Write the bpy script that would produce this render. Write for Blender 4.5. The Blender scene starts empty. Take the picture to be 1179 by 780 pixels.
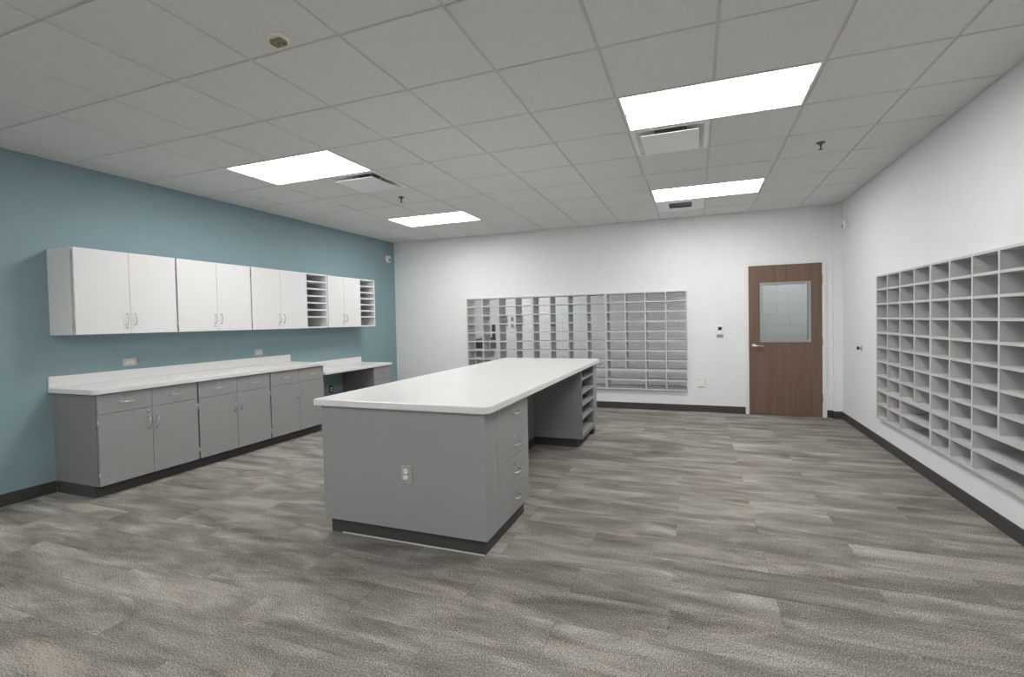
import bpy, bmesh, math, random
from mathutils import Vector, Matrix

random.seed(7)
scene = bpy.context.scene
COL = scene.collection

# ------------------------------------------------------------------ camera
FPX, IW, IH = 537.0064, 1179.0, 780.0
yaw, pitch, roll = -0.3435, -0.0237, -0.0202
fw = Vector((math.sin(yaw)*math.cos(pitch), math.cos(yaw)*math.cos(pitch), math.sin(pitch)))
rt = Vector((math.cos(yaw), -math.sin(yaw), 0.0))
up = rt.cross(fw)
rt2 = math.cos(roll)*rt + math.sin(roll)*up
up2 = -math.sin(roll)*rt + math.cos(roll)*up
cam_d = bpy.data.cameras.new('camera')
cam = bpy.data.objects.new('camera', cam_d)
COL.objects.link(cam)
cam.matrix_world = Matrix(((rt2.x, up2.x, -fw.x, 0.0), (rt2.y, up2.y, -fw.y, 0.0),
                           (rt2.z, up2.z, -fw.z, 1.4196), (0, 0, 0, 1)))
cam_d.sensor_fit = 'HORIZONTAL'
cam_d.sensor_width = 36.0
cam_d.lens = FPX/IW*36.0
cam_d.shift_x = -20.4423/IW
cam_d.shift_y = -8.5577/IW
cam_d.clip_start = 0.05
scene.camera = cam

# ------------------------------------------------------------------ world, exposure
world = bpy.data.worlds.new('world')
scene.world = world
world.use_nodes = True
world.node_tree.nodes['Background'].inputs[0].default_value = (0.5, 0.5, 0.5, 1)
world.node_tree.nodes['Background'].inputs[1].default_value = 0.05
vs = scene.view_settings
vs.view_transform = 'Standard'
vs.look = 'None'
vs.gamma = 1.0
vs.use_curve_mapping = False
vs.exposure = 0.0
LAMP = 18.6          # radiance of the troffer lenses
LAMP_HALL = 26.0

# ------------------------------------------------------------------ layout numbers (metres)
XL, XR, YB, YF, ZC = -5.282, 1.839, 7.359, -3.40, 2.899
T = 0.6096
GX, GY = -0.491, 3.183
YH = 10.0           # far corridor wall
WT = 0.24           # thickness of the back wall

# ------------------------------------------------------------------ materials
def lin(c):
    return tuple(((v/255.0)/12.92 if v/255.0 <= 0.04045 else ((v/255.0+0.055)/1.055)**2.4) for v in c)

def nmat(name):
    m = bpy.data.materials.new(name)
    m.use_nodes = True
    nt = m.node_tree
    return m, nt, nt.nodes['Principled BSDF']

def N(nt, t, **kw):
    n = nt.nodes.new(t)
    for k, v in kw.items():
        setattr(n, k, v)
    return n

def simple(name, col, rough=0.5, metal=0.0, var=0.04, vscale=(6, 6, 6), bump=0.0, bscale=200.0, spec=0.5):
    """plain colour with a little procedural mottling and fine relief"""
    m, nt, b = nmat(name)
    b.inputs['Roughness'].default_value = rough
    b.inputs['Metallic'].default_value = metal
    b.inputs['Specular IOR Level'].default_value = spec
    tc = N(nt, 'ShaderNodeTexCoord')
    mp = N(nt, 'ShaderNodeMapping')
    mp.inputs['Scale'].default_value = vscale
    nt.links.new(tc.outputs['Object'], mp.inputs['Vector'])
    nz = N(nt, 'ShaderNodeTexNoise')
    nz.inputs['Scale'].default_value = 1.0
    nz.inputs['Detail'].default_value = 3.0
    nt.links.new(mp.outputs['Vector'], nz.inputs['Vector'])
    rp = N(nt, 'ShaderNodeValToRGB')
    rp.color_ramp.elements[0].position = 0.3
    rp.color_ramp.elements[1].position = 0.7
    rp.color_ramp.elements[0].color = (*[c*(1-var) for c in col], 1)
    rp.color_ramp.elements[1].color = (*[min(1, c*(1+var)) for c in col], 1)
    nt.links.new(nz.outputs['Fac'], rp.inputs['Fac'])
    nt.links.new(rp.outputs['Color'], b.inputs['Base Color'])
    if bump > 0:
        n2 = N(nt, 'ShaderNodeTexNoise')
        n2.inputs['Scale'].default_value = bscale
        n2.inputs['Detail'].default_value = 2.0
        nt.links.new(tc.outputs['Object'], n2.inputs['Vector'])
        bp = N(nt, 'ShaderNodeBump')
        bp.inputs['Strength'].default_value = bump
        bp.inputs['Distance'].default_value = 0.002
        nt.links.new(n2.outputs['Fac'], bp.inputs['Height'])
        nt.links.new(bp.outputs['Normal'], b.inputs['Normal'])
    return m

def speckled(name, c0, c1, c2, scale, rough):
    m, nt, b = nmat(name)
    b.inputs['Roughness'].default_value = rough
    tc = N(nt, 'ShaderNodeTexCoord')
    nz = N(nt, 'ShaderNodeTexNoise')
    nz.inputs['Scale'].default_value = scale
    nz.inputs['Detail'].default_value = 4.0
    nz.inputs['Roughness'].default_value = 0.7
    nt.links.new(tc.outputs['Object'], nz.inputs['Vector'])
    rp = N(nt, 'ShaderNodeValToRGB')
    e = rp.color_ramp.elements
    e[0].position = 0.32; e[0].color = (*c0, 1)
    e[1].position = 0.68; e[1].color = (*c2, 1)
    x = e.new(0.47); x.color = (*c1, 1)
    nt.links.new(nz.outputs['Fac'], rp.inputs['Fac'])
    nt.links.new(rp.outputs['Color'], b.inputs['Base Color'])
    return m

def emissive(name, col, strength):
    m, nt, b = nmat(name)
    b.inputs['Base Color'].default_value = (*col, 1)
    b.inputs['Emission Color'].default_value = (*col, 1)
    b.inputs['Emission Strength'].default_value = strength
    return m

def glass_mat(name, tint, refl):
    m = bpy.data.materials.new(name)
    m.use_nodes = True
    nt = m.node_tree
    nt.nodes.clear()
    out = N(nt, 'ShaderNodeOutputMaterial')
    tr = N(nt, 'ShaderNodeBsdfTransparent')
    tr.inputs['Color'].default_value = (*tint, 1)
    gl = N(nt, 'ShaderNodeBsdfGlossy')
    gl.inputs['Roughness'].default_value = 0.05
    fr = N(nt, 'ShaderNodeFresnel')
    fr.inputs['IOR'].default_value = refl
    mx = N(nt, 'ShaderNodeMixShader')
    nt.links.new(fr.outputs['Fac'], mx.inputs['Fac'])
    nt.links.new(tr.outputs['BSDF'], mx.inputs[1])
    nt.links.new(gl.outputs['BSDF'], mx.inputs[2])
    nt.links.new(mx.outputs['Shader'], out.inputs['Surface'])
    return m

def wood_mat(name, c0, c1):
    m, nt, b = nmat(name)
    b.inputs['Roughness'].default_value = 0.45
    tc = N(nt, 'ShaderNodeTexCoord')
    mp = N(nt, 'ShaderNodeMapping')
    mp.inputs['Scale'].default_value = (28, 28, 0.9)
    nt.links.new(tc.outputs['Object'], mp.inputs['Vector'])
    nz = N(nt, 'ShaderNodeTexNoise')
    nz.inputs['Scale'].default_value = 1.0
    nz.inputs['Detail'].default_value = 6.0
    nz.inputs['Distortion'].default_value = 0.6
    nt.links.new(mp.outputs['Vector'], nz.inputs['Vector'])
    rp = N(nt, 'ShaderNodeValToRGB')
    rp.color_ramp.elements[0].position = 0.25
    rp.color_ramp.elements[1].position = 0.75
    rp.color_ramp.elements[0].color = (*c0, 1)
    rp.color_ramp.elements[1].color = (*c1, 1)
    nt.links.new(nz.outputs['Fac'], rp.inputs['Fac'])
    nt.links.new(rp.outputs['Color'], b.inputs['Base Color'])
    return m

def carpet_mat(name):
    m, nt, b = nmat(name)
    b.inputs['Roughness'].default_value = 0.95
    b.inputs['Specular IOR Level'].default_value = 0.15
    L = nt.links.new
    geo = N(nt, 'ShaderNodeNewGeometry')
    oi = N(nt, 'ShaderNodeObjectInfo')
    # each plank is cut from another place of the same broadloom pattern
    cmb = N(nt, 'ShaderNodeCombineXYZ')
    mul = N(nt, 'ShaderNodeMath', operation='MULTIPLY'); mul.inputs[1].default_value = 53.0
    L(oi.outputs['Random'], mul.inputs[0])
    L(mul.outputs[0], cmb.inputs['Z'])
    add = N(nt, 'ShaderNodeVectorMath', operation='ADD')
    L(geo.outputs['Position'], add.inputs[0]); L(cmb.outputs[0], add.inputs[1])

    def noise(src, sc, detail, rough=0.55, dist=0.0):
        mp = N(nt, 'ShaderNodeMapping'); mp.inputs['Scale'].default_value = sc
        L(src, mp.inputs['Vector'])
        nz = N(nt, 'ShaderNodeTexNoise')
        nz.inputs['Scale'].default_value = 1.0
        nz.inputs['Detail'].default_value = detail
        nz.inputs['Roughness'].default_value = rough
        nz.inputs['Distortion'].default_value = dist
        L(mp.outputs['Vector'], nz.inputs['Vector'])
        return nz.outputs['Fac']

    # half of the streaking runs on across the planks, half is cut at the joints
    s1 = noise(add.outputs[0], (1.5, 6.5, 1.0), 5.0, 0.6, 0.6)
    s2 = noise(geo.outputs['Position'], (0.9, 3.6, 1.0), 4.0, 0.6, 0.6)
    mixs = N(nt, 'ShaderNodeMix', data_type='FLOAT'); mixs.inputs[0].default_value = 0.35
    L(s1, mixs.inputs[2]); L(s2, mixs.inputs[3])
    speck = noise(geo.outputs['Position'], (150, 150, 150), 2.0, 0.7)
    # mottled edges: the yarn speckle dithers the streak boundaries
    dith = N(nt, 'ShaderNodeMath', operation='MULTIPLY_ADD')
    dith.inputs[1].default_value = 0.44; dith.inputs[2].default_value = -0.22
    L(speck, dith.inputs[0])
    sm = N(nt, 'ShaderNodeMath', operation='ADD')
    L(mixs.outputs[0], sm.inputs[0]); L(dith.outputs[0], sm.inputs[1])
    rp = N(nt, 'ShaderNodeValToRGB')
    e = rp.color_ramp.elements
    e[0].position = 0.33; e[0].color = (*lin((92, 88, 83)), 1)
    e[1].position = 0.66; e[1].color = (*lin((167, 167, 163)), 1)
    k = e.new(0.45); k.color = (*lin((118, 114, 109)), 1)
    k = e.new(0.55); k.color = (*lin((138, 134, 128)), 1)
    L(sm.outputs[0], rp.inputs['Fac'])
    # tan yarn patches
    t1 = noise(add.outputs[0], (1.7, 6.0, 1.0), 4.0, 0.6, 0.4)
    ts = N(nt, 'ShaderNodeMath', operation='ADD')
    L(t1, ts.inputs[0]); L(dith.outputs[0], ts.inputs[1])
    tr = N(nt, 'ShaderNodeValToRGB')
    tr.color_ramp.elements[0].position = 0.535; tr.color_ramp.elements[0].color = (0, 0, 0, 1)
    tr.color_ramp.elements[1].position = 0.72; tr.color_ramp.elements[1].color = (1, 1, 1, 1)
    L(ts.outputs[0], tr.inputs['Fac'])
    tm = N(nt, 'ShaderNodeMix', data_type='RGBA')
    L(tr.outputs['Color'], tm.inputs[0]); L(rp.outputs['Color'], tm.inputs[6])
    tm.inputs[7].default_value = (*lin((159, 151, 141)), 1)
    # per-plank tone and yarn grain
    pv = N(nt, 'ShaderNodeMapRange')
    pv.inputs[3].default_value = 0.94; pv.inputs[4].default_value = 1.07
    L(oi.outputs['Random'], pv.inputs[0])
    gr = N(nt, 'ShaderNodeMapRange')
    gr.inputs[1].default_value = 0.3; gr.inputs[2].default_value = 0.7
    gr.inputs[3].default_value = 0.50; gr.inputs[4].default_value = 1.52
    L(speck, gr.inputs[0])
    pm = N(nt, 'ShaderNodeMath', operation='MULTIPLY')
    L(pv.outputs[0], pm.inputs[0]); L(gr.outputs[0], pm.inputs[1])
    vm = N(nt, 'ShaderNodeVectorMath', operation='SCALE')
    L(tm.outputs[2], vm.inputs[0]); L(pm.outputs[0], vm.inputs[3])
    L(vm.outputs[0], b.inputs['Base Color'])
    bp = N(nt, 'ShaderNodeBump'); bp.inputs['Strength'].default_value = 0.5; bp.inputs['Distance'].default_value = 0.004
    L(speck, bp.inputs['Height']); L(bp.outputs['Normal'], b.inputs['Normal'])
    return m

M = {}
M['white_wall'] = simple('white_wall_paint', (0.80, 0.81, 0.82), 0.6, var=0.012, bump=0.15, bscale=120, spec=0.3)
M['teal_wall'] = simple('teal_wall_paint', (0.245, 0.352, 0.388), 0.55, var=0.015, bump=0.15, bscale=120, spec=0.3)
M['tile'] = simple('mineral_ceiling_tile', (0.76, 0.755, 0.74), 0.9, var=0.03, vscale=(40, 40, 40), bump=0.5, bscale=260, spec=0.1)
M['tbar'] = simple('ceiling_grid_paint', (0.62, 0.62, 0.61), 0.5, var=0.02)
M['base'] = simple('black_vinyl_base', (0.052, 0.051, 0.050), 0.45, var=0.06)
M['toe'] = simple('charcoal_toe_kick', (0.056, 0.056, 0.056), 0.5, var=0.06)
M['uplam'] = simple('off_white_laminate', (0.75, 0.745, 0.745), 0.45, var=0.012, vscale=(3, 3, 40))
M['upedge'] = simple('off_white_laminate_edge', (0.76, 0.755, 0.75), 0.45, var=0.012)
M['glam'] = simple('grey_laminate', (0.305, 0.304, 0.300), 0.42, var=0.012, vscale=(4, 4, 60))
M['gdark'] = simple('grey_laminate_carcass', (0.225, 0.224, 0.220), 0.5, var=0.012, vscale=(4, 4, 60))
M['top'] = speckled('white_solid_surface', (0.60, 0.60, 0.59), (0.76, 0.755, 0.745), (0.80, 0.80, 0.79), 240, 0.28)
M['sorter'] = simple('light_grey_melamine', (0.575, 0.57, 0.565), 0.5, var=0.015)
M['metal'] = simple('brushed_nickel', (0.62, 0.61, 0.60), 0.28, metal=1.0, var=0.03, vscale=(80, 80, 80))
M['steel'] = simple('stainless_plate', (0.66, 0.65, 0.63), 0.32, metal=0.85, var=0.05, vscale=(120, 120, 3))
M['hinge'] = simple('dull_nickel_hinge', (0.45, 0.44, 0.43), 0.4, metal=0.8, var=0.03)
M['plastic'] = simple('white_plastic', (0.82, 0.82, 0.81), 0.35, var=0.01)
M['dark'] = simple('dark_plastic', (0.03, 0.03, 0.032), 0.35, var=0.05)
M['frame'] = simple('painted_door_frame', (0.78, 0.775, 0.77), 0.4, var=0.012)
M['lite'] = simple('grey_vision_frame', (0.36, 0.36, 0.37), 0.4, metal=0.2, var=0.03)
M['wood'] = wood_mat('brown_wood_veneer', lin((104, 82, 68)), lin((124, 100, 84)))
M['glass'] = glass_mat('door_glass', (0.66, 0.675, 0.68), 1.35)
M['lens'] = emissive('troffer_lens', (1.0, 0.99, 0.97), LAMP)
M['lens_hall'] = emissive('corridor_lens', (1.0, 1.0, 0.98), LAMP_HALL)
M['fixture'] = simple('white_fixture_enamel', (0.86, 0.86, 0.85), 0.35, var=0.01)
M['block'] = simple('painted_concrete_block', (0.63, 0.655, 0.648), 0.55, var=0.03, vscale=(20, 20, 20), bump=0.4, bscale=90)
M['mortar'] = simple('painted_mortar', (0.57, 0.605, 0.595), 0.6, var=0.03)
M['hallfloor'] = simple('dark_corridor_floor', (0.035, 0.034, 0.033), 0.35, var=0.15)
M['carpet'] = carpet_mat('plank_carpet')
M['yellow'] = simple('yellowed_plastic', (0.30, 0.25, 0.11), 0.5, var=0.15, vscale=(60, 60, 60))
M['brass'] = simple('sprinkler_metal', (0.16, 0.15, 0.14), 0.4, metal=0.7, var=0.05)
M['caulk'] = simple('light_sealant', (0.62, 0.61, 0.59), 0.6, var=0.05)
M['slate'] = simple('slate_enamel', (0.05, 0.055, 0.065), 0.35, var=0.05)
M['board'] = simple('grey_notice_board', (0.20, 0.21, 0.21), 0.6, var=0.05)

# ------------------------------------------------------------------ builders
WORLD = {}
_cache = {}

def link(name, mesh, loc, parent, mat):
    o = bpy.data.objects.new(name, mesh)
    COL.objects.link(o)
    loc = Vector(loc)
    if parent is not None:
        o.parent = parent
        o.location = loc - WORLD[parent.name]
    else:
        o.location = loc
    WORLD[o.name] = loc
    if mat is not None and len(mesh.materials) == 0:
        mesh.materials.append(mat)
    return o

def thing(name, loc, label=None, cat=None, group=None, kind=None):
    o = bpy.data.objects.new(name, None)
    o.empty_display_size = 0.1
    COL.objects.link(o)
    o.location = loc
    WORLD[o.name] = Vector(loc)
    tag(o, label, cat, group, kind)
    return o

def tag(o, label=None, cat=None, group=None, kind=None):
    if label: o['label'] = label
    if cat: o['category'] = cat
    if group: o['group'] = group
    if kind: o['kind'] = kind
    return o

def box_mesh(sx, sy, sz, mat, bev=0.0):
    key = ('box', round(sx, 4), round(sy, 4), round(sz, 4), mat.name, bev)
    if key in _cache:
        return _cache[key]
    bm = bmesh.new()
    bmesh.ops.create_cube(bm, size=1.0)
    bmesh.ops.scale(bm, vec=(sx, sy, sz), verts=bm.verts)
    if bev > 0:
        bmesh.ops.bevel(bm, geom=bm.edges[:], offset=min(bev, 0.45*min(sx, sy, sz)), segments=1, affect='EDGES', profile=0.5)
    me = bpy.data.meshes.new('box')
    bm.to_mesh(me); bm.free()
    me.materials.append(mat)
    _cache[key] = me
    return me

def box(name, x0, x1, y0, y1, z0, z1, mat, parent=None, bev=0.0):
    me = box_mesh(x1-x0, y1-y0, z1-z0, mat, bev)
    return link(name, me, ((x0+x1)/2, (y0+y1)/2, (z0+z1)/2), parent, mat)

def multi_box(name, boxes, mat, parent=None, origin=None, bev=0.0):
    """several boxes that are one solid piece (a wall with openings, a frame)"""
    bm = bmesh.new()
    if origin is None:
        b = boxes[0]; origin = ((b[0]+b[1])/2, (b[2]+b[3])/2, b[4])
    ox, oy, oz = origin
    for (x0, x1, y0, y1, z0, z1) in boxes:
        r = bmesh.ops.create_cube(bm, size=1.0)
        vs_ = r['verts']
        bmesh.ops.scale(bm, vec=(x1-x0, y1-y0, z1-z0), verts=vs_)
        bmesh.ops.translate(bm, vec=((x0+x1)/2-ox, (y0+y1)/2-oy, (z0+z1)/2-oz), verts=vs_)
    if bev > 0:
        bmesh.ops.bevel(bm, geom=bm.edges[:], offset=bev, segments=1, affect='EDGES', profile=0.5)
    me = bpy.data.meshes.new(name)
    bm.to_mesh(me); bm.free()
    me.materials.append(mat)
    return link(name, me, origin, parent, mat)

def tube_mesh(key, pts, r, mat, n=8):
    if key in _cache:
        return _cache[key]
    bm = bmesh.new()
    pts = [Vector(p) for p in pts]
    rings = []
    nrm = None
    for i, p in enumerate(pts):
        t = (pts[min(i+1, len(pts)-1)] - pts[max(i-1, 0)]).normalized()
        if nrm is None:
            a = Vector((0, 0, 1)) if abs(t.z) < 0.9 else Vector((0, 1, 0))
            nrm = t.cross(a).normalized()
        nrm = (nrm - t*nrm.dot(t)).normalized()
        bi = t.cross(nrm)
        rings.append([bm.verts.new(p + r*(math.cos(2*math.pi*k/n)*nrm + math.sin(2*math.pi*k/n)*bi)) for k in range(n)])
    for a, b in zip(rings[:-1], rings[1:]):
        for k in range(n):
            bm.faces.new((a[k], a[(k+1) % n], b[(k+1) % n], b[k]))
    bm.faces.new(rings[0][::-1]); bm.faces.new(rings[-1])
    bmesh.ops.recalc_face_normals(bm, faces=bm.faces)
    me = bpy.data.meshes.new('tube')
    bm.to_mesh(me); bm.free()
    for f in me.polygons: f.use_smooth = True
    me.materials.append(mat)
    _cache[key] = me
    return me

def lathe_mesh(key, prof, axis, mat, n=20):
    """prof: list of (radius, height along axis)"""
    if key in _cache:
        return _cache[key]
    ax = {'x': (Vector((0, 1, 0)), Vector((0, 0, 1)), Vector((1, 0, 0))),
          'y': (Vector((0, 0, 1)), Vector((1, 0, 0)), Vector((0, 1, 0))),
          'z': (Vector((1, 0, 0)), Vector((0, 1, 0)), Vector((0, 0, 1)))}[axis]
    bm = bmesh.new()
    rings = []
    for r, h in prof:
        rings.append([bm.verts.new(max(r, 1e-4)*(math.cos(2*math.pi*k/n)*ax[0] + math.sin(2*math.pi*k/n)*ax[1]) + h*ax[2]) for k in range(n)])
    for a, b in zip(rings[:-1], rings[1:]):
        for k in range(n):
            bm.faces.new((a[k], a[(k+1) % n], b[(k+1) % n], b[k]))
    bm.faces.new(rings[0][::-1]); bm.faces.new(rings[-1])
    bmesh.ops.recalc_face_normals(bm, faces=bm.faces)
    me = bpy.data.meshes.new('lathe')
    bm.to_mesh(me); bm.free()
    me.materials.append(mat)
    _cache[key] = me
    return me

def prism_mesh(key, outline, z0, z1, mat, bev=0.0):
    """outline: list of (x, y) counter-clockwise, extruded in z"""
    bm = bmesh.new()
    f = bm.faces.new([bm.verts.new((x, y, z0)) for x, y in outline])
    r = bmesh.ops.extrude_face_region(bm, geom=[f])
    bmesh.ops.translate(bm, vec=(0, 0, z1-z0), verts=[v for v in r['geom'] if isinstance(v, bmesh.types.BMVert)])
    bmesh.ops.recalc_face_normals(bm, faces=bm.faces)
    if bev > 0:
        ed = [e for e in bm.edges if abs(e.verts[0].co.z - e.verts[1].co.z) < 1e-6]
        bmesh.ops.bevel(bm, geom=ed, offset=bev, segments=2, affect='EDGES', profile=0.5)
    me = bpy.data.meshes.new(key)
    bm.to_mesh(me); bm.free()
    me.materials.append(mat)
    return me

def rounded(x0, x1, y0, y1, radii, n=6):
    """corner radii in order (x0,y0),(x1,y0),(x1,y1),(x0,y1)"""
    out = []
    cs = [(x0, y0, 1, 1, 180), (x1, y0, -1, 1, 270), (x1, y1, -1, -1, 0), (x0, y1, 1, -1, 90)]
    for (cx, cy, sx, sy, a0), r in zip(cs, radii):
        if r <= 0:
            out.append((cx, cy)); continue
        for i in range(n+1):
            a = math.radians(a0 + 90*i/n)
            out.append((cx+sx*r + r*math.cos(a), cy+sy*r + r*math.sin(a)))
    return out

# ------------------------------------------------------------------ floor: carpet planks laid in running bond
PL, PW, PY0 = 1.0, 0.2515, 4.080
floor = box('floor', XL-0.12, XR+0.35, YF-0.12, YB+0.02, -0.12, -0.006, M['carpet'])
tag(floor, kind='structure')
row = 0
k0 = math.floor((0.2-PY0)/PW)
k1 = math.ceil((YB-PY0)/PW)
for k in range(k0, k1):
    y0, y1 = PY0+k*PW, min(PY0+(k+1)*PW, YB)
    off = -0.138 if k % 2 == 0 else 0.362
    i0 = math.floor((XL-off)/PL)
    x = off + i0*PL
    while x < XR:
        xa, xb = max(x, XL), min(x+PL, XR)
        if xb-xa > 0.02:
            box('carpet_plank', xa+0.0006, xb-0.0006, y0+0.0006, y1-0.0006, -0.006, 0.0, M['carpet'], floor, 0.0012)
        x += PL
# the carpet goes on behind the camera as one strip
box('carpet_strip', XL, XR, YF, PY0+k0*PW, -0.006, 0.0, M['carpet'], floor)

# ------------------------------------------------------------------ walls
MSZ0, MSZ1 = 1.8153-10*0.1508, 1.8153           # height band of the sorters
MX0, MX1 = -3.785, -3.785+3.6576               # back sorters
MY1 = 5.907; MY0 = MY1-2*1.2192                # right sorters
DX0, DX1, DZ = 0.709, 1.616, 2.120             # door leaf
FX0, FX1, FZ = 0.657, 1.670, 2.172             # outer edges of the frame

wl = tag(box('wall_left', XL-0.12, XL, YF-0.12, YB+WT, -0.12, ZC+0.25, M['teal_wall']), kind='structure')
wf = tag(box('wall_front', XL, XR, YF-0.12, YF, -0.12, ZC+0.25, M['white_wall']), kind='structure')
wb = multi_box('wall_back', [
    (XL, MX0, YB, YB+WT, -0.12, ZC+0.25),
    (MX0, MX1, YB, YB+WT, -0.12, MSZ0), (MX0, MX1, YB, YB+WT, MSZ1, ZC+0.25),
    (MX1, DX0-0.01, YB, YB+WT, -0.12, ZC+0.25),
    (DX0-0.01, DX1+0.01, YB, YB+WT, DZ+0.01, ZC+0.25), (DX0-0.01, DX1+0.01, YB, YB+WT, -0.12, -0.006),
    (DX1+0.01, XR+0.35, YB, YB+WT, -0.12, ZC+0.25)], M['white_wall'])
tag(wb, kind='structure')
wr = multi_box('wall_right', [
    (XR, XR+0.35, YF-0.12, MY0, -0.12, ZC+0.25),
    (XR, XR+0.35, MY0, MY1, -0.12, MSZ0), (XR, XR+0.35, MY0, MY1, MSZ1, ZC+0.25),
    (XR+0.28, XR+0.35, MY0, MY1, MSZ0, MSZ1),
    (XR, XR+0.35, MY1, YB, -0.12, ZC+0.25)], M['white_wall'])
tag(wr, kind='structure')
CX0, CY0 = 1.737, YB-0.070
tag(box('wall_column', CX0, XR, CY0, YB, 0.0, ZC+0.02, M['white_wall']), kind='structure')

# baseboards
BH, BT = 0.102, 0.008
def board(name, x0, x1, y0, y1):
    return tag(box(name, x0, x1, y0, y1, 0.0, BH, M['base'], None, 0.003), kind='structure')
board('baseboard_left', XL, XL+BT, YF, 2.406)
board('baseboard_left', XL, XL+BT, 6.34, YB)
board('baseboard_right', XR-BT, XR, YF, CY0)
board('baseboard_front', XL, XR, YF, YF+BT)
tag(multi_box('baseboard_back', [(XL, FX0, YB-BT, YB, 0, BH)], M['base'], bev=0.003), kind='structure')
tag(multi_box('baseboard_back', [(FX1, CX0, YB-BT, YB, 0, BH), (CX0-BT, CX0, CY0, YB-BT, 0, BH),
                                 (CX0-BT, XR-BT, CY0-BT, CY0, 0, BH)], M['base']), kind='structure')

# ------------------------------------------------------------------ ceiling: lay-in tiles on a grid
ceil = box('ceiling', XL, XR, YF, YB, ZC+0.20, ZC+0.26, M['white_wall'])
tag(ceil, kind='structure')
ia, ib = math.floor((XL-GX)/T), math.ceil((XR-GX)/T)
ja, jb = math.floor((YF-GY)/T), math.ceil((YB-GY)/T)
lights = [(0, 0), (0, 4), (-6, 0), (-6, 4), (0, -6), (-6, -6), (0, -10), (-6, -10)]  # last four are unseen, added behind the camera to light the foreground
skip = set()
for (i, j) in lights:
    skip.add((i, j)); skip.add((i+1, j))
skip |= {(0, 1), (-5, 1), (0, 5)}
TG = 0.008
for i in range(ia, ib):
    for j in range(ja, jb):
        if (i, j) in skip: continue
        x0, x1 = max(GX+i*T, XL), min(GX+(i+1)*T, XR)
        y0, y1 = max(GY+j*T, YF), min(GY+(j+1)*T, YB)
        if x1-x0 < 0.03 or y1-y0 < 0.03: continue
        box('tile', x0+TG, x1-TG, y0+TG, y1-TG, ZC-0.001, ZC+0.018, M['tile'], ceil, 0.004)
for i in range(ia+1, ib):
    x = GX+i*T
    if XL < x < XR:
        ya = YF
        for j in sorted(j for (li, j) in lights if li+1 == i):      # stops at a troffer
            box('grid_bar', x-0.012, x+0.012, ya, GY+j*T, ZC+0.006, ZC+0.030, M['tbar'], ceil)
            ya = GY+(j+1)*T
        box('grid_bar', x-0.012, x+0.012, ya, YB, ZC+0.006, ZC+0.030, M['tbar'], ceil)
for j in range(ja+1, jb):
    y = GY+j*T
    if YF < y < YB:
        box('grid_bar', XL, XR, y-0.012, y+0.012, ZC+0.0065, ZC+0.0295, M['tbar'], ceil)
box('edge_angle', XL, XL+0.020, YF, YB, ZC+0.004, ZC+0.030, M['tbar'], ceil)
box('edge_angle', XR-0.020, XR, YF, YB, ZC+0.004, ZC+0.030, M['tbar'], ceil)
box('edge_angle', XL, XR, YB-0.020, YB, ZC+0.005, ZC+0.029, M['tbar'], ceil)

# ------------------------------------------------------------------ troffers
def troffer(x0, y0, w, d, z, label, lens_mat, group):
    t = thing('ceiling_light', (x0+w/2, y0+d/2, z), label, 'light', group)
    e, h = 0.010, 0.100
    f = 0.012
    multi_box('frame', [(x0+e, x0+w-e, y0+e, y0+e+f, z-0.003, z+0.004), (x0+e, x0+w-e, y0+d-e-f, y0+d-e, z-0.003, z+0.004),
                        (x0+e, x0+e+f, y0+e+f, y0+d-e-f, z-0.003, z+0.004), (x0+w-e-f, x0+w-e, y0+e+f, y0+d-e-f, z-0.003, z+0.004)],
              M['fixture'], t, (x0+w/2, y0+d/2, z))
    multi_box('housing', [(x0+e, x0+w-e, y0+e, y0+d-e, z+h, z+h+0.01),
                          (x0+e, x0+e+0.006, y0+e, y0+d-e, z+0.004, z+h), (x0+w-e-0.006, x0+w-e, y0+e, y0+d-e, z+0.004, z+h),
                          (x0+e+0.006, x0+w-e-0.006, y0+e, y0+e+0.006, z+0.004, z+h), (x0+e+0.006, x0+w-e-0.006, y0+d-e-0.006, y0+d-e, z+0.004, z+h)],
              M['fixture'], t, (x0+w/2, y0+d/2, z))
    # arched lens
    bm = bmesh.new()
    n = 12
    xa, xb = x0+e+f, x0+w-e-f
    ya, yb = y0+e+f, y0+d-e-f
    cx, cy = x0+w/2, y0+d/2
    prev = None
    rows_ = []
    for k in range(n+1):
        u = k/n
        y = ya+(yb-ya)*u
        zz = 0.001+0.030*math.sin(math.pi*u)
        rows_.append((bm.verts.new((xa-cx, y-cy, zz)), bm.verts.new((xb-cx, y-cy, zz)),
                      bm.verts.new((xa-cx, y-cy, zz+0.004)), bm.verts.new((xb-cx, y-cy, zz+0.004))))
    for a, b in zip(rows_[:-1], rows_[1:]):
        bm.faces.new((a[0], b[0], b[1], a[1]))
        bm.faces.new((a[2], a[3], b[3], b[2]))
        bm.faces.new((a[0], a[2], b[2], b[0]))
        bm.faces.new((a[1], b[1], b[3], a[3]))
    bmesh.ops.recalc_face_normals(bm, faces=bm.faces)
    me = bpy.data.meshes.new('lens')
    bm.to_mesh(me); bm.free()
    me.materials.append(lens_mat)
    link('lens', me, (cx, cy, z), t, lens_mat)
    for xx in (x0+e+f, x0+w-e-f-0.006):
        box('clip', xx, xx+0.006, cy-0.025, cy+0.025, z-0.002, z+0.028, M['fixture'], t)
    return t

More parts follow.
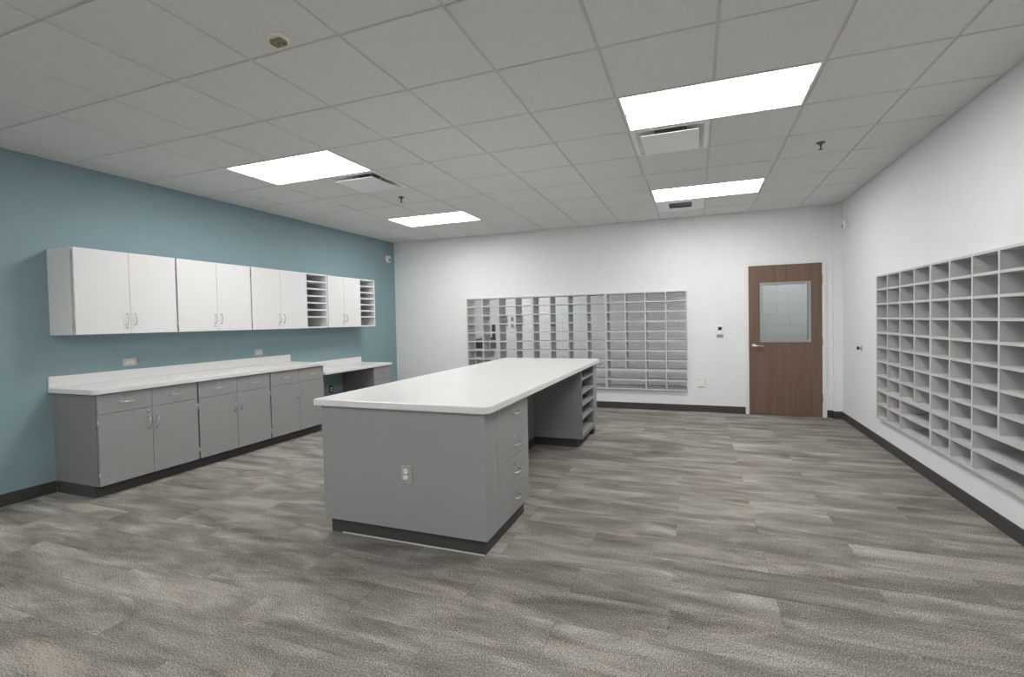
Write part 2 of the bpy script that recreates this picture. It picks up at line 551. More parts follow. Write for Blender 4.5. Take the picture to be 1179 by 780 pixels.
G_L = 'recessed ceiling light panels'
ll = {(0, 0): 'large bright ceiling light nearest the wall of pigeonholes on the right',
      (0, 4): 'bright ceiling light above and in front of the brown door',
      (-6, 0): 'bright ceiling light nearest the teal wall cabinets',
      (-6, 4): 'small-looking bright ceiling light by the far corner of the teal wall',
      (0, -6): 'unseen ceiling light added just behind the viewer on the right to fill the foreground',
      (-6, -6): 'unseen ceiling light added just behind the viewer on the left to fill the foreground',
      (0, -10): 'unseen ceiling light added far behind the viewer on the right to fill the foreground',
      (-6, -10): 'unseen ceiling light added far behind the viewer on the left to fill the foreground'}
for (i, j) in lights:
    troffer(GX+i*T, GY+j*T, 2*T, T, ZC, ll[(i, j)], M['lens'], G_L)

# ------------------------------------------------------------------ air diffusers
def diffuser(i, j, label):
    x0, y0 = GX+i*T, GY+j*T
    cx, cy = x0+T/2, y0+T/2
    t = thing('air_diffuser', (cx, cy, ZC), label, 'vent', 'square ceiling air diffusers')
    a, b_ = T/2-0.008, 0.262
    multi_box('flange', [(cx-a, cx+a, cy-a, cy-b_, ZC-0.004, ZC+0.006), (cx-a, cx+a, cy+b_, cy+a, ZC-0.004, ZC+0.006),
                         (cx-a, cx-b_, cy-b_, cy+b_, ZC-0.004, ZC+0.006), (cx+b_, cx+a, cy-b_, cy+b_, ZC-0.004, ZC+0.006)],
              M['fixture'], t, (cx, cy, ZC))
    # sloping pan rising to a dark round neck
    bm = bmesh.new()
    n = 32
    out, inn, top_ = [], [], []
    for k in range(n):
        an = 2*math.pi*k/n + math.pi/4
        c, s = math.cos(an), math.sin(an)
        q = b_/max(abs(c), abs(s))
        out.append(bm.verts.new((q*c, q*s, 0.003)))
        inn.append(bm.verts.new((0.13*c, 0.13*s, 0.075)))
    for k in range(n):
        bm.faces.new((out[k], out[(k+1) % n], inn[(k+1) % n], inn[k]))
    me = bpy.data.meshes.new('pan')
    bm.to_mesh(me); bm.free()
    link('pan', me, (cx, cy, ZC), t, M['fixture'])
    me2 = lathe_mesh('neck', [(0.131, 0.076), (0.131, 0.16)], 'z', M['dark'], 24)
    link('neck', me2, (cx, cy, ZC), t, M['dark'])
    box('plaque', cx-0.222, cx+0.222, cy-0.222, cy+0.222, ZC-0.026, ZC-0.020, M['fixture'], t, 0.002)
    for sx in (-1, 1):
        for sy in (-1, 1):
            box('hanger', cx+sx*0.10-0.004, cx+sx*0.10+0.004, cy+sy*0.10-0.004, cy+sy*0.10+0.004, ZC-0.020, ZC+0.078, M['hinge'], t)
    return t
diffuser(0, 1, 'square white air diffuser right behind the large right-hand ceiling light')
diffuser(-5, 1, 'square white air diffuser touching the light nearest the teal wall')

# return grille in its own panel
gx0, gy0 = GX, GY+5*T
t = thing('ceiling_vent', (gx0+T/2, gy0+T/2, ZC), 'white ceiling panel with a small dark slotted grille above the brown door side', 'vent')
ga, gb, gc, gd = -0.327, -0.040, gy0+0.135, gy0+0.445
multi_box('panel', [(gx0+.008, ga, gy0+.008, gy0+T-.008, ZC-.003, ZC+.006), (gb, gx0+T-.008, gy0+.008, gy0+T-.008, ZC-.003, ZC+.006),
                    (ga, gb, gy0+.008, gc, ZC-.003, ZC+.006), (ga, gb, gd, gy0+T-.008, ZC-.003, ZC+.006)], M['fixture'], t, (gx0+T/2, gy0+T/2, ZC))
box('duct', ga-.004, gb+.004, gc-.004, gd+.004, ZC+0.019, ZC+0.024, M['dark'], t)
nsl = 9
for k in range(nsl):
    xx = ga + (k+0.5)*(gb-ga)/nsl
    box('slat', xx-0.004, xx+0.004, gc, gd, ZC-0.002, ZC+0.018, M['board'], t)

# ------------------------------------------------------------------ sprinklers and detector
def sprinkler(x, y, label):
    t = thing('fire_sprinkler', (x, y, ZC), label, 'sprinkler', 'pendent fire sprinklers')
    link('escutcheon', lathe_mesh('esc', [(0.036, 0.0), (0.033, -0.008), (0.014, -0.012)], 'z', M['brass']), (x, y, ZC-0.0005), t, M['brass'])
    link('stem', lathe_mesh('stm', [(0.011, -0.010), (0.011, -0.030), (0.006, -0.034), (0.006, -0.058)], 'z', M['brass'], 12), (x, y, ZC), t, M['brass'])
    link('deflector', lathe_mesh('dfl', [(0.006, -0.056), (0.017, -0.060), (0.017, -0.063), (0.004, -0.063)], 'z', M['brass'], 14), (x, y, ZC), t, M['brass'])
sprinkler(-3.257, 4.708, 'small dark fire sprinkler head by the left air diffuser')
sprinkler(1.025, 4.670, 'small dark fire sprinkler head in the right part of the ceiling')

t = thing('ceiling_detector', (-2.012, 1.872, ZC), 'small yellowed detector on the ceiling tiles at upper left', 'detector')
link('base', lathe_mesh('detb', [(0.052, 0.0), (0.052, -0.010), (0.045, -0.014)], 'z', M['fixture'], 24), (-2.012, 1.872, ZC-0.0005), t, M['fixture'])
dm = box('cover', -2.050, -1.974, 1.846, 1.898, ZC-0.034, ZC-0.013, M['yellow'], t, 0.006)
for k in range(4):
    xx = -2.040+k*0.019
    box('slot', xx, xx+0.007, 1.856+0.010*(k % 2), 1.872+0.010*(k % 2), ZC-0.0355, ZC-0.0335, M['dark'], dm)

# ------------------------------------------------------------------ cabinet hardware
def pull(parent, x, y, z, vertical):
    """bowed wire pull standing off a front that faces +x"""
    h = 0.050
    prof = [(0.0, -h), (0.012, -h), (0.022, -h+0.005), (0.028, -h+0.018), (0.031, -0.012), (0.031, 0.012), (0.028, h-0.018), (0.022, h-0.005), (0.012, h), (0.0, h)]
    if vertical:
        me = tube_mesh('pull_v', [(a, 0, b) for a, b in prof], 0.0042, M['metal'])
    else:
        me = tube_mesh('pull_h', [(a, b, 0) for a, b in prof], 0.0042, M['metal'])
    return link('handle', me, (x, y, z), parent, M['metal'])

def lock(parent, x, y, z):
    me = lathe_mesh('lock', [(0.0095, 0.0), (0.0095, 0.004), (0.007, 0.006)], 'x', M['metal'], 14)
    return link('lock', me, (x, y, z), parent, M['metal'])

def hinge(parent, x, y, z):
    me = tube_mesh('hinge', [(0, 0, -0.032), (0, 0, 0.032)], 0.0048, M['hinge'], 8)
    return link('hinge', me, (x, y, z), parent, M['hinge'])

# ------------------------------------------------------------------ wall cabinets
UX, UB, UT = -4.928, 1.3694, 2.1155
UD = UX-0.020                       # back of the doors
GAP = 0.008
def wall_cabinet(y0, y1, ydoor, label, niche):
    t = thing('wall_cabinet', (XL, (y0+y1)/2, UB), label, 'cabinet', 'off-white wall cabinets')
    p = 0.018
    y0 += 0.0006; y1 -= 0.0006
    box('side_panel', XL+0.001, UD-0.012, y0, y0+p, UB, UT, M['uplam'], t, 0.001)
    box('side_panel', XL+0.001, UD-0.012 if not niche else UX, y1-p, y1, UB, UT, M['uplam'], t, 0.001)
    xe = UD-0.012
    ys = (ydoor+0.002) if niche else y1
    box('bottom_panel', XL+0.001, xe, y0+p, y1-p, UB, UB+p, M['uplam'], t)
    box('top_panel', XL+0.001, xe, y0+p, y1-p, UT-p, UT, M['uplam'], t)
    box('back_panel', XL+0.001, XL+0.008, y0+p, y1-p, UB+p, UT-p, M['uplam'], t)
    ym = (y0+ydoor)/2
    za, zb = UB+0.002, UT-0.002
    d1 = box('door', UD, UX, y0+(0.016 if y0 > UY3 else GAP), ym-0.0012, za, zb, M['uplam'], t, 0.0012)
    d2 = box('door', UD, UX, ym+0.0012, (ydoor-GAP) if not niche else ydoor-0.002, za, zb, M['uplam'], t, 0.0012)
    pull(d1, UX, ym-0.034, 1.502, True); pull(d2, UX, ym+0.034, 1.502, True)
    lock(d1, UX, ym-0.028, 1.424)
    for z in (UT-0.07, UB+0.075):
        hinge(d1, UX-0.006, y0+0.0056, z)
        if not niche:
            hinge(d2, UX-0.006, y1-0.0056, z)
    if niche:
        # open letter-tray niche beside the doors
        box('divider', XL+0.008, UX-0.001, ydoor, ydoor+p, UB+p, UT-p, M['uplam'], t)
        box('niche_rail', UD-0.012, UX-0.001, ydoor, y1-p, UB+0.0005, UB+p, M['uplam'], t)
        box('niche_rail', UD-0.012, UX-0.001, ydoor, y1-p, UT-p, UT-0.0005, M['uplam'], t)
        for z in (2.005, 1.906, 1.810, 1.714, 1.618, 1.522):
            box('shelf', XL+0.008, UX-0.002, ydoor+p, y1-p, z-0.009, z+0.009, M['upedge'], t, 0.001)
    return t
UY3, UY4 = 5.2752, 6.319
BY1, BY2, BY3, BY4 = 2.408, 3.2404, 4.0769, 4.9068
UY3, UY4 = 5.2752, 6.319
wall_cabinet(BY1, BY2, BY2, 'off-white two-door wall cabinet at the near end of the row on the teal wall', False)
wall_cabinet(BY2, BY3, BY3, 'second off-white two-door wall cabinet from the near end, on the teal wall', False)
wall_cabinet(BY3, UY3, 4.895, 'longer off-white wall cabinet with an open letter-tray niche mid-row', True)
wall_cabinet(UY3, UY4, 5.955, 'off-white wall cabinet with a letter-tray niche at the far end of the row', True)

# ------------------------------------------------------------------ base cabinets
BX, BTOP, BB = -4.6788, 0.8722, 0.1016
def base_cabinet(y0, y1, label, locks):
    t = thing('base_cabinet', ((XL+BX)/2, (y0+y1)/2, 0.0), label, 'cabinet', 'grey base cabinets along the teal wall')
    y0 += 0.0006; y1 -= 0.0006
    p = 0.019
    xd = BX-0.020
    multi_box('carcass', [(XL+0.001, xd-0.001, y0, y0+p, BB, BTOP), (XL+0.001, xd-0.001, y1-p, y1, BB, BTOP),
                          (XL+0.001, xd-0.001, y0+p, y1-p, BB, BB+p), (XL+0.001, XL+0.010, y0+p, y1-p, BB+p, BTOP),
                          (xd-0.08, xd-0.001, y0+p, y1-p, BTOP-p, BTOP)], M['gdark'], t, ((XL+BX)/2, (y0+y1)/2, BB))
    box('toe_kick', XL+0.009, BX-0.075, y0+0.0005, y1-0.0005, 0.0, BB-0.0005, M['toe'], t)
    ym = (y0+y1)/2
    zs = 0.702
    a0, a1 = y0+0.0075, y1-0.0075
    dr1 = box('drawer', xd, BX, a0, ym-0.0015, zs+0.002, BTOP-0.004, M['glam'], t, 0.0012)
    dr2 = box('drawer', xd, BX, ym+0.0015, a1, zs+0.002, BTOP-0.004, M['glam'], t, 0.0012)
    do1 = box('door', xd, BX, a0, ym-0.0015, BB, zs-0.002, M['glam'], t, 0.0012)
    do2 = box('door', xd, BX, ym+0.0015, a1, BB, zs-0.002, M['glam'], t, 0.0012)
    for d, yy, lk in ((dr1, (a0+ym)/2, locks[0]), (dr2, (a1+ym)/2, locks[1])):
        pull(d, BX, yy, 0.785, False)
        if lk: lock(d, BX, yy, 0.832)
    pull(do1, BX, ym-0.036, 0.560, True); pull(do2, BX, ym+0.036, 0.560, True)
    if locks[2]: lock(do1, BX, ym-0.036, 0.665)
    for z in (0.62, 0.18):
        hinge(do1, BX-0.006, y0+0.0056, z); hinge(do2, BX-0.006, y1-0.0056, z)
    return t
base_cabinet(BY1, BY2, 'grey base cabinet with two drawers and two doors at the near counter end', (1, 1, 1))
base_cabinet(BY2, BY3, 'middle grey base cabinet of three under the long white counter', (1, 0, 1))
base_cabinet(BY3, BY4, 'grey base cabinet next to the desk opening under the long counter', (0, 0, 1))

# long worktop with backsplash
CT = 0.9165
t = thing('long_countertop', (XL+0.3, (BY1+BY4)/2, BTOP), 'long white speckled countertop with backsplash on grey cabinets by the teal wall', 'countertop')
link('top', prism_mesh('wall_top', rounded(XL+0.001, BX+0.025, BY1-0.030, BY4+0.018, (0, 0.045, 0.004, 0)), 0.0, CT-BTOP, M['top'], 0.006),
     (0, 0, BTOP), t, M['top'])
box('backsplash', XL+0.001, XL+0.020, BY1-0.030, BY4+0.018, CT, CT+0.096, M['top'], t, 0.003)

# desk section
DT, DU = 0.780, 0.741
t = thing('writing_desk', (XL+0.3, 5.65, DU), 'lower white desk surface with backsplash beyond the long counter', 'desk')
link('top', prism_mesh('desk_slab', rounded(XL+0.001, BX+0.025, BY4+0.002, 6.366, (0, 0.004, 0.02, 0)), 0.0, DT-DU, M['top'], 0.006),
     (0, 0, DU), t, M['top'])
box('backsplash', XL+0.001, XL+0.020, BY4+0.020, 6.360, DT, DT+0.090, M['top'], t, 0.003)

t = thing('desk_pedestal', ((XL+BX)/2, 6.13, 0.0), 'grey drawer pedestal under the far end of the desk', 'cabinet')
py0, py1 = 5.928, 6.330
xd = BX-0.020
multi_box('carcass', [(XL+0.001, xd-0.001, py0, py0+0.019, BB, DU), (XL+0.001, xd-0.001, py1-0.019, py1, BB, DU),
                      (XL+0.001, xd-0.001, py0+0.019, py1-0.019, BB, BB+0.019), (XL+0.001, XL+0.01, py0+0.019, py1-0.019, BB+0.019, DU)],
          M['gdark'], t, ((XL+BX)/2, 6.13, BB))
box('toe_kick', XL+0.009, BX-0.075, py0+0.0005, py1-0.0005, 0.0, BB-0.0005, M['toe'], t)
for z0, z1 in ((0.545, DU-0.004), (0.327, 0.541), (BB, 0.323)):
    d = box('drawer', xd, BX, py0+0.004, py1-0.004, z0, z1, M['glam'], t, 0.0012)
    pull(d, BX, (py0+py1)/2, z1-0.105, False)

# ------------------------------------------------------------------ island
IY, IXR, IXL, IY2 = 2.4887, -1.1854, -2.400, 5.743
D1, D2, S1, S2 = 2.667, 3.222, 4.955, 5.572
p = 0.020
t = thing('island_drawer_cabinet', ((IXL+IXR)/2, (IY+D2)/2, 0.0), 'grey four-drawer end of the island nearest the camera, with an outlet plate', 'cabinet')
box('end_panel', IXL, IXR, IY, IY+p, BB, BTOP, M['glam'], t, 0.0012)
box('side_panel', IXL, IXL+p, IY+p, D2+0.012, BB, BTOP, M['glam'], t, 0.001)
box('filler', IXR-p, IXR-0.001, IY+p+0.0005, D1-0.0015, BB, BTOP, M['glam'], t, 0.001)
box('knee_panel', IXL+p, IXR-0.021, D2-0.006, D2+0.012, BB, BTOP, M['gdark'], t)
box('bottom_panel', IXL+p, IXR-0.022, IY+p, D2-0.006, BB, BB+0.018, M['gdark'], t)
multi_box('toe_kick', [(IXL+0.030, IXR-0.032, IY+0.032, D2-0.03, 0.0, BB-0.0005)], M['toe'], t)
box('sealant_strip', IXL+0.12, IXR-0.033, IY+0.028, IY+0.032, 0.0, 0.007, M['caulk'], t)
zs = [BTOP-0.004, 0.681, 0.493, 0.288, BB]
for k in range(4):
    d = box('drawer', IXR-0.020, IXR, D1, D2+0.010, zs[k+1]+0.0015, zs[k]-0.0015, M['glam'], t, 0.0014)
    zc = (0.787, 0.570, 0.382, 0.204)[k]
    pull(d, IXR, (D1+D2)/2+0.03, zc, False)
    if k: lock(d, IXR, (D1+D2)/2+0.01, zc+0.052)

t = thing('island_shelf_cabinet', ((IXL+IXR)/2, (S1+IY2)/2, 0.0), 'grey open-shelf cabinet under the far end of the island', 'cabinet')
box('side_panel', IXL+p, IXR, S1, S1+p, BB, BTOP, M['gdark'], t, 0.001)
box('side_panel', IXL+p, IXR-0.02, S2, S2+p, BB, BTOP, M['gdark'], t, 0.001)
box('end_panel', IXL, IXR, IY2-p, IY2, BB, BTOP, M['glam'], t, 0.001)
box('side_panel', IXL, IXL+p, S1, IY2-p, BB, BTOP, M['glam'], t, 0.001)
box('filler', IXR-p, IXR-0.001, S2, IY2-p-0.0005, BB, BTOP, M['glam'], t, 0.001)
box('back_panel', -1.72, -1.705, S1+p, S2, BB+0.02, BTOP-0.02, M['gdark'], t)
for z in (0.742, 0.589, 0.457, 0.313, 0.135):
    box('shelf', -1.705, IXR-0.001, S1+p, S2, z, z+0.022, M['glam'], t, 0.001)
box('bottom_panel', IXL+p, IXR-0.001, S1+p, S2, BB, BB+0.020, M['gdark'], t)
multi_box('toe_kick', [(IXL+0.030, IXR-0.070, S1+0.035, IY2-0.035, 0.0, BB-0.0005)], M['toe'], t)
box('foot_block', IXR-0.070, IXR-0.020, IY2-0.12, IY2-0.035, 0.0, BB-0.0005, M['toe'], t)

t = thing('island_back_panel', (-1.74, (D2+S1)/2, 0.0), 'dark grey panel closing the knee space under the island', 'panel')
box('panel', -1.757, -1.737, D2+0.0125, S1-0.0005, BB, BTOP-0.001, M['gdark'], t)
box('toe_kick', -1.750, -1.744, D2+0.0125, S1-0.0005, 0.0, BB-0.0005, M['toe'], t)

cl, cr, c1, c2 = -2.4417, -1.1406, 2.4560, 5.799
t = link('island_countertop', prism_mesh('island_top', [(x-(cl+cr)/2, y-(c1+c2)/2) for x, y in rounded(cl, cr, c1, c2, (0.008, 0.055, 0.055, 0.008))],
                                          0.0, CT-BTOP, M['top'], 0.006), ((cl+cr)/2, (c1+c2)/2, BTOP), None, M['top'])
tag(t, 'big white speckled island countertop with rounded corners mid-room', 'countertop')

# ------------------------------------------------------------------ pigeonhole sorters
PC, PR, PT = 0.3048, 0.1508, 0.018
SD, SP = 0.30, 0.040          # depth, how far they stand proud of the wall
def sorter_back(x0, label, lower):
    x1 = x0+4*PC
    ya, yb = YB-SP, YB-SP+SD
    t = thing('mail_sorter', ((x0+x1)/2, YB, MSZ0), label, 'mail sorter', 'open-backed grey mail sorters in the back wall')
    e = 0.0004
    box('side_panel', x0+e, x0+PT, ya, yb, MSZ0, MSZ1, M['sorter'], t)
    box('side_panel', x1-PT, x1-e, ya, yb, MSZ0, MSZ1, M['sorter'], t)
    box('top_panel', x0+PT, x1-PT, ya, yb, MSZ1-PT, MSZ1-e, M['sorter'], t)
    box('bottom_panel', x0+PT, x1-PT, ya, yb, MSZ0+e, MSZ0+PT, M['sorter'], t)
    zm = MSZ1-8*PR
    for r in range(1, 10):
        z = MSZ1-r*PR
        h = 0.018 if r == 8 else 0.0095
        box('shelf', x0+PT, x1-PT, ya+0.0015, yb-0.001, z-h, z+h, M['sorter'], t)
    for c in range(1, 4):
        x = x0+c*PC
        box('divider', x-0.0095, x+0.0095, ya, yb, zm+0.018, MSZ1-PT, M['sorter'], t)
        if c in lower:
            box('divider', x-0.0095, x+0.0095, ya, yb, MSZ0+PT, zm-0.018, M['sorter'], t)
    return t
sorter_back(MX0, 'open-backed grey mail sorter section at the left end of the back wall', (1, 2, 3))
sorter_back(MX0+4*PC, 'middle section of the open-backed grey mail sorter in the back wall', (1, 2, 3))
sorter_back(MX0+8*PC, 'open-backed grey mail sorter section nearest the brown door', (2, 3))

def sorter_right(y1, label):
    y0 = y1-4*PC
    xa, xb = XR-SP, XR-SP+SD
    t = thing('mail_sorter', (XR, (y0+y1)/2, MSZ0), label, 'mail sorter', 'grey mail sorters in the right wall')
    e = 0.0004
    box('side_panel', xa, xb, y0+e, y0+PT, MSZ0, MSZ1, M['sorter'], t)
    box('side_panel', xa, xb, y1-PT, y1-e, MSZ0, MSZ1, M['sorter'], t)
    box('top_panel', xa, xb, y0+PT, y1-PT, MSZ1-PT, MSZ1-e, M['sorter'], t)
    box('bottom_panel', xa, xb, y0+PT, y1-PT, MSZ0+e, MSZ0+PT, M['sorter'], t)
    box('back_panel', xb-0.006, xb, y0+PT, y1-PT, MSZ0+PT, MSZ1-PT, M['sorter'], t)
    zm = MSZ1-8*PR
    for r in range(1, 10):
        z = MSZ1-r*PR
        h = 0.018 if r == 8 else 0.0095
        box('shelf', xa+0.0015, xb-0.006, y0+PT, y1-PT, z-h, z+h, M['sorter'], t)
    for c in range(1, 4):
        y = y1-c*PC
        box('divider', xa, xb-0.006, y-0.0095, y+0.0095, zm+0.018, MSZ1-PT, M['sorter'], t)
        if c in (1, 2):
            box('divider', xa, xb-0.006, y-0.0095, y+0.0095, MSZ0+PT, zm-0.018, M['sorter'], t)
    return t
sorter_right(MY1, 'far section of the grey mail sorter in the right-hand wall, towards the door')
sorter_right(MY1-4*PC, 'near section of the grey mail sorter at the right edge of the view')

# ------------------------------------------------------------------ door
door = thing('door_1', ((DX0+DX1)/2, YB, 0.0), 'brown wood door with a square window and lever handle', None, None, 'structure')
lx0, lx1, lz0, lz1 = 0.851, 1.486, 1.036, 1.880      # vision frame outer
la, lb, lc, ld = 0.884, 1.453, 1.069, 1.845          # glass
ya, yb = YB-0.004, YB+0.040
leaf = multi_box('leaf', [(DX0, la-0.005, ya, yb, 0.008, DZ), (lb+0.005, DX1, ya, yb, 0.008, DZ),
                          (la-0.005, lb+0.005, ya, yb, 0.008, lc-0.005), (la-0.005, lb+0.005, ya, yb, ld+0.005, DZ)], M['wood'], door)
multi_box('window_frame', [(lx0, la, ya-0.010, yb+0.010, lz0, lz1), (lb, lx1, ya-0.010, yb+0.010, lz0, lz1),
                           (la, lb, ya-0.010, yb+0.010, lz0, lc), (la, lb, ya-0.010, yb+0.010, ld, lz1)], M['lite'], door, ((lx0+lx1)/2, YB, lz0))
box('glass_pane', la, lb, YB+0.014, YB+0.020, lc, ld, M['glass'], door)
hx, hz = 0.775, 0.985
hd = link('handle', lathe_mesh('rose', [(0.031, 0.0), (0.031, -0.008), (0.026, -0.012), (0.013, -0.014), (0.011, -0.050), (0.004, -0.054)], 'y', M['metal'], 24), (hx, ya, hz), door, M['metal'])
link('lever', tube_mesh('lever', [(0, -0.046, 0), (0.012, -0.052, 0), (0.04, -0.054, 0.002), (0.08, -0.053, 0.001), (0.112, -0.050, -0.004), (0.122, -0.046, -0.006)], 0.0085, M['metal'], 10), (hx, ya, hz), hd, M['metal'])
for z in (0.27, 1.05, 1.90):
    link('hinge', tube_mesh('butt_hinge', [(0, 0, -0.055), (0, 0, 0.055)], 0.008, M['hinge'], 10), (DX1+0.006, ya-0.006, z), door, M['hinge'])
tr = multi_box('trim_1', [(FX0, DX0-0.004, YB-0.016, YB, 0.0, FZ), (DX1+0.004, FX1, YB-0.016, YB, 0.0, FZ), (DX0-0.004, DX1+0.004, YB-0.016, YB, DZ+0.004, FZ),
                          (DX0-0.010, DX0-0.004, YB, YB+WT, 0.0, DZ+0.01), (DX1+0.004, DX1+0.010, YB, YB+WT, 0.0, DZ+0.01),
                          (DX0-0.004, DX1+0.004, YB, YB+WT, DZ+0.004, DZ+0.01),
                          (DX0-0.004, DX0+0.012, YB+0.045, YB+0.060, 0.0, DZ+0.004), (DX1-0.012, DX1+0.004, YB+0.045, YB+0.060, 0.0, DZ+0.004)], M['frame'])
tag(tr, kind='structure')
tag(box('threshold', DX0-0.004, DX1+0.004, YB, YB+WT, -0.006, 0.003, M['base']), kind='structure')

# ------------------------------------------------------------------ wall plates and small devices
def duplex(parent, c, axis, vertical, mat):
    """two round receptacles with slots on a plate; axis = the facing direction"""
    for s in (-1, 1):
        d = 0.0195*s
        if axis == 'x':
            pos = (c[0], c[1], c[2]+d) if vertical else (c[0], c[1]+d, c[2])
            o = link('receptacle', lathe_mesh('rec_x'+mat.name, [(0.0170, 0), (0.0170, 0.003), (0.0155, 0.004)], 'x', mat, 16), pos, parent, mat)
            for q in (-0.005, 0.005):
                if vertical: box('slot', pos[0]+0.0035, pos[0]+0.0046, pos[1]+q-0.001, pos[1]+q+0.001, pos[2]-0.002, pos[2]+0.006, M['dark'], o)
                else: box('slot', pos[0]+0.0035, pos[0]+0.0046, pos[1]-0.002, pos[1]+0.006, pos[2]+q-0.001, pos[2]+q+0.001, M['dark'], o)
        else:
            pos = (c[0], c[1], c[2]+d)
            o = link('receptacle', lathe_mesh('rec_y'+mat.name, [(0.0170, 0), (0.0170, -0.003), (0.0155, -0.004)], 'y', mat, 16), pos, parent, mat)
            for q in (-0.005, 0.005):
                box('slot', pos[0]+q-0.001, pos[0]+q+0.001, pos[1]-0.0046, pos[1]-0.0035, pos[2]-0.002, pos[2]+0.006, M['dark'], o)

def outlet_x(x, y, z, vertical, plate, label):
    t = thing('wall_outlet', (x, y, z), label, 'outlet')
    hy, hz = (0.037, 0.059) if vertical else (0.059, 0.040)
    box('plate', x+0.0003, x+0.007, y-hy, y+hy, z-hz, z+hz, plate, t, 0.003)
    duplex(t, (x+0.007, y, z), 'x', vertical, M['plastic'])
outlet_x(XL, 3.000, 1.085, False, M['steel'], 'steel double outlet above the near end of the long counter')
outlet_x(XL, 4.444, 1.075, False, M['steel'], 'steel double outlet above the far part of the long counter')
outlet_x(XL, 5.674, 0.420, True, M['dark'], 'dark upright outlet on the teal wall in the desk knee space')

t = thing('island_outlet', (-1.733, IY, 0.458), 'upright steel outlet plate on the end panel of the island', 'outlet')
box('plate', -1.733-0.041, -1.733+0.041, IY-0.009, IY-0.0003, 0.458-0.060, 0.458+0.060, M['steel'], t, 0.004)
duplex(t, (-1.738, IY-0.009, 0.462), 'y', True, M['plastic'])

t = thing('wall_outlet', (0.062, YB, 0.445), 'white outlet plate low on the back wall beside the mail sorter', 'outlet')
box('plate', 0.062-0.046, 0.062+0.046, YB-0.016, YB-0.0003, 0.445-0.068, 0.445+0.068, M['plastic'], t, 0.004)
duplex(t, (0.062, YB-0.016, 0.445), 'y', True, M['plastic'])

t = thing('thermostat', (0.320, YB, 1.212), 'white thermostat with a small dark screen left of the brown door', 'thermostat')
bd = box('body', 0.278, 0.362, YB-0.028, YB-0.0003, 1.150, 1.288, M['plastic'], t, 0.006)
box('screen', 0.297, 0.345, YB-0.0295, YB-0.0275, 1.215, 1.263, M['dark'], bd)
box('base', 0.280, 0.362, YB-0.022, YB-0.0003, 1.126, 1.149, M['hinge'], t, 0.003)

t = thing('wall_sensor', (XL, 7.156, 2.580), 'small white sensor box high on the teal wall by the far corner', 'sensor')
box('body', XL+0.0003, XL+0.030, 7.095, 7.217, 2.525, 2.638, M['plastic'], t, 0.006)
box('window', XL+0.029, XL+0.033, 7.150, 7.200, 2.545, 2.590, M['board'], t, 0.001)
t = thing('wall_sensor', (XR, 7.030, 2.570), 'small white sensor high on the right wall beside the corner column', 'sensor')
box('bracket', XR-0.020, XR-0.0003, 6.990, 7.040, 2.530, 2.580, M['plastic'], t, 0.003)
box('body', XR-0.062, XR-0.020, 6.992, 7.046, 2.508, 2.625, M['plastic'], t, 0.010)
box('lens', XR-0.066, XR-0.060, 7.004, 7.034, 2.520, 2.560, M['board'], t, 0.002)

t = thing('door_stop', (XR, 6.518, 1.008), 'small round metal door stop on the right wall beside the mail sorter', 'door stop')
link('rose', lathe_mesh('stop_rose', [(0.026, -0.0003), (0.026, -0.006), (0.018, -0.012), (0.011, -0.024)], 'x', M['metal'], 20), (XR, 6.518, 1.008), t, M['metal'])
link('bumper', lathe_mesh('stop_bump', [(0.011, -0.024), (0.020, -0.030), (0.021, -0.042), (0.016, -0.048)], 'x', M['dark'], 20), (XR, 6.518, 1.008), t, M['dark'])

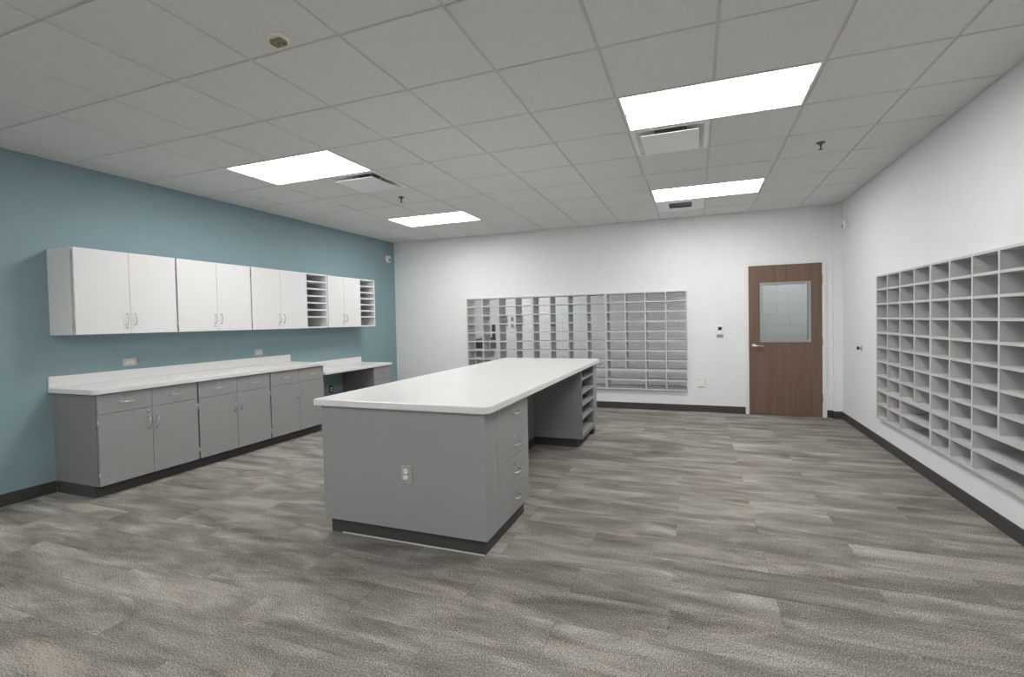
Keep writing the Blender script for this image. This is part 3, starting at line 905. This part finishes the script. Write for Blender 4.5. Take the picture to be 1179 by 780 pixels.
# ------------------------------------------------------------------ corridor beyond the sorters and the door
HX0, HX1, HZ = -6.30, 2.80, 2.70
tag(box('floor_corridor', HX0, HX1, YB+WT, YH, -0.12, 0.0, M['hallfloor']), kind='structure')
tag(box('ceiling_corridor', HX0, HX1, YB+WT, YH, HZ+0.14, HZ+0.20, M['tile']), kind='structure')
wc = tag(box('wall_corridor', HX0, HX1, YH+0.006, YH+0.15, -0.12, HZ+0.20, M['mortar']), kind='structure')
tag(box('wall_corridor_left', HX0-0.1, HX0, YB, YH+0.15, -0.12, HZ+0.20, M['block']), kind='structure')
tag(box('wall_corridor_right', HX1, HX1+0.1, YB, YH+0.15, -0.12, HZ+0.20, M['block']), kind='structure')
CH, BL = 0.2032, 0.4064
for r in range(0, 11):
    off = 1.668 + (0 if r % 2 == 0 else BL/2)
    i = math.floor((-5.7-off)/BL)
    while off+i*BL < 2.5:
        xx = off+i*BL
        box('concrete_block', xx+0.005, xx+BL-0.005, YH, YH+0.02, r*CH+0.005, (r+1)*CH-0.005, M['block'], wc, 0.003)
        i += 1
box('upper_wall', HX0, HX1, YH, YH+0.006, 11*CH, HZ+0.14, M['block'], wc)
troffer(-4.2, 8.2, 2*T, T, HZ, 'ceiling light in the corridor beyond the left mail sorter', M['lens_hall'], G_L)
troffer(1.0, 8.5, 2*T, T, HZ, 'ceiling light in the corridor behind the brown door', M['lens_hall'], G_L)

# things on the corridor wall glimpsed through the open slots
t = thing('drinking_fountain', (-4.72, YH, 0.76), 'dark wall-hung drinking fountain seen through the left mail slots', 'fountain')
link('basin', prism_mesh('fountain_basin', rounded(-0.32, 0.30, -0.34, 0, (0.06, 0.06, 0, 0)), 0.0, 0.24, M['slate'], 0.01), (-4.72, YH-0.001, 0.76), t, M['slate'])
box('back_plate', -4.76, -4.43, YH-0.030, YH-0.001, 1.0, 1.03, M['slate'], t, 0.003)
box('bottle_filler', -4.49, -4.425, YH-0.06, YH-0.001, 1.03, 1.34, M['slate'], t, 0.006)
for xx, lab in ((-4.30, 'grey framed notice on the corridor wall, seen through the third slot column'), (-3.92, 'grey framed notice on the corridor wall, seen through the fourth slot column')):
    t = thing('wall_notice', (xx+0.095, YH, 1.29), lab, 'notice')
    multi_box('frame', [(xx, xx+0.012, YH-0.015, YH-0.001, 1.29, 1.53), (xx+0.178, xx+0.19, YH-0.015, YH-0.001, 1.29, 1.53),
                        (xx+0.012, xx+0.178, YH-0.015, YH-0.001, 1.29, 1.302), (xx+0.012, xx+0.178, YH-0.015, YH-0.001, 1.518, 1.53)], M['hinge'], t, (xx+0.095, YH, 1.29))
    box('sheet', xx+0.012, xx+0.178, YH-0.008, YH-0.002, 1.302, 1.518, M['board'], t)
t = thing('wall_switch', (-4.0, YH, 1.38), 'small grey wall device between the two notices in the corridor', 'switch')
box('plate', -4.03, -3.965, YH-0.010, YH-0.001, 1.40, 1.50, M['board'], t, 0.002)
box('lower_plate', -4.03, -3.965, YH-0.014, YH-0.001, 1.26, 1.35, M['board'], t, 0.002)
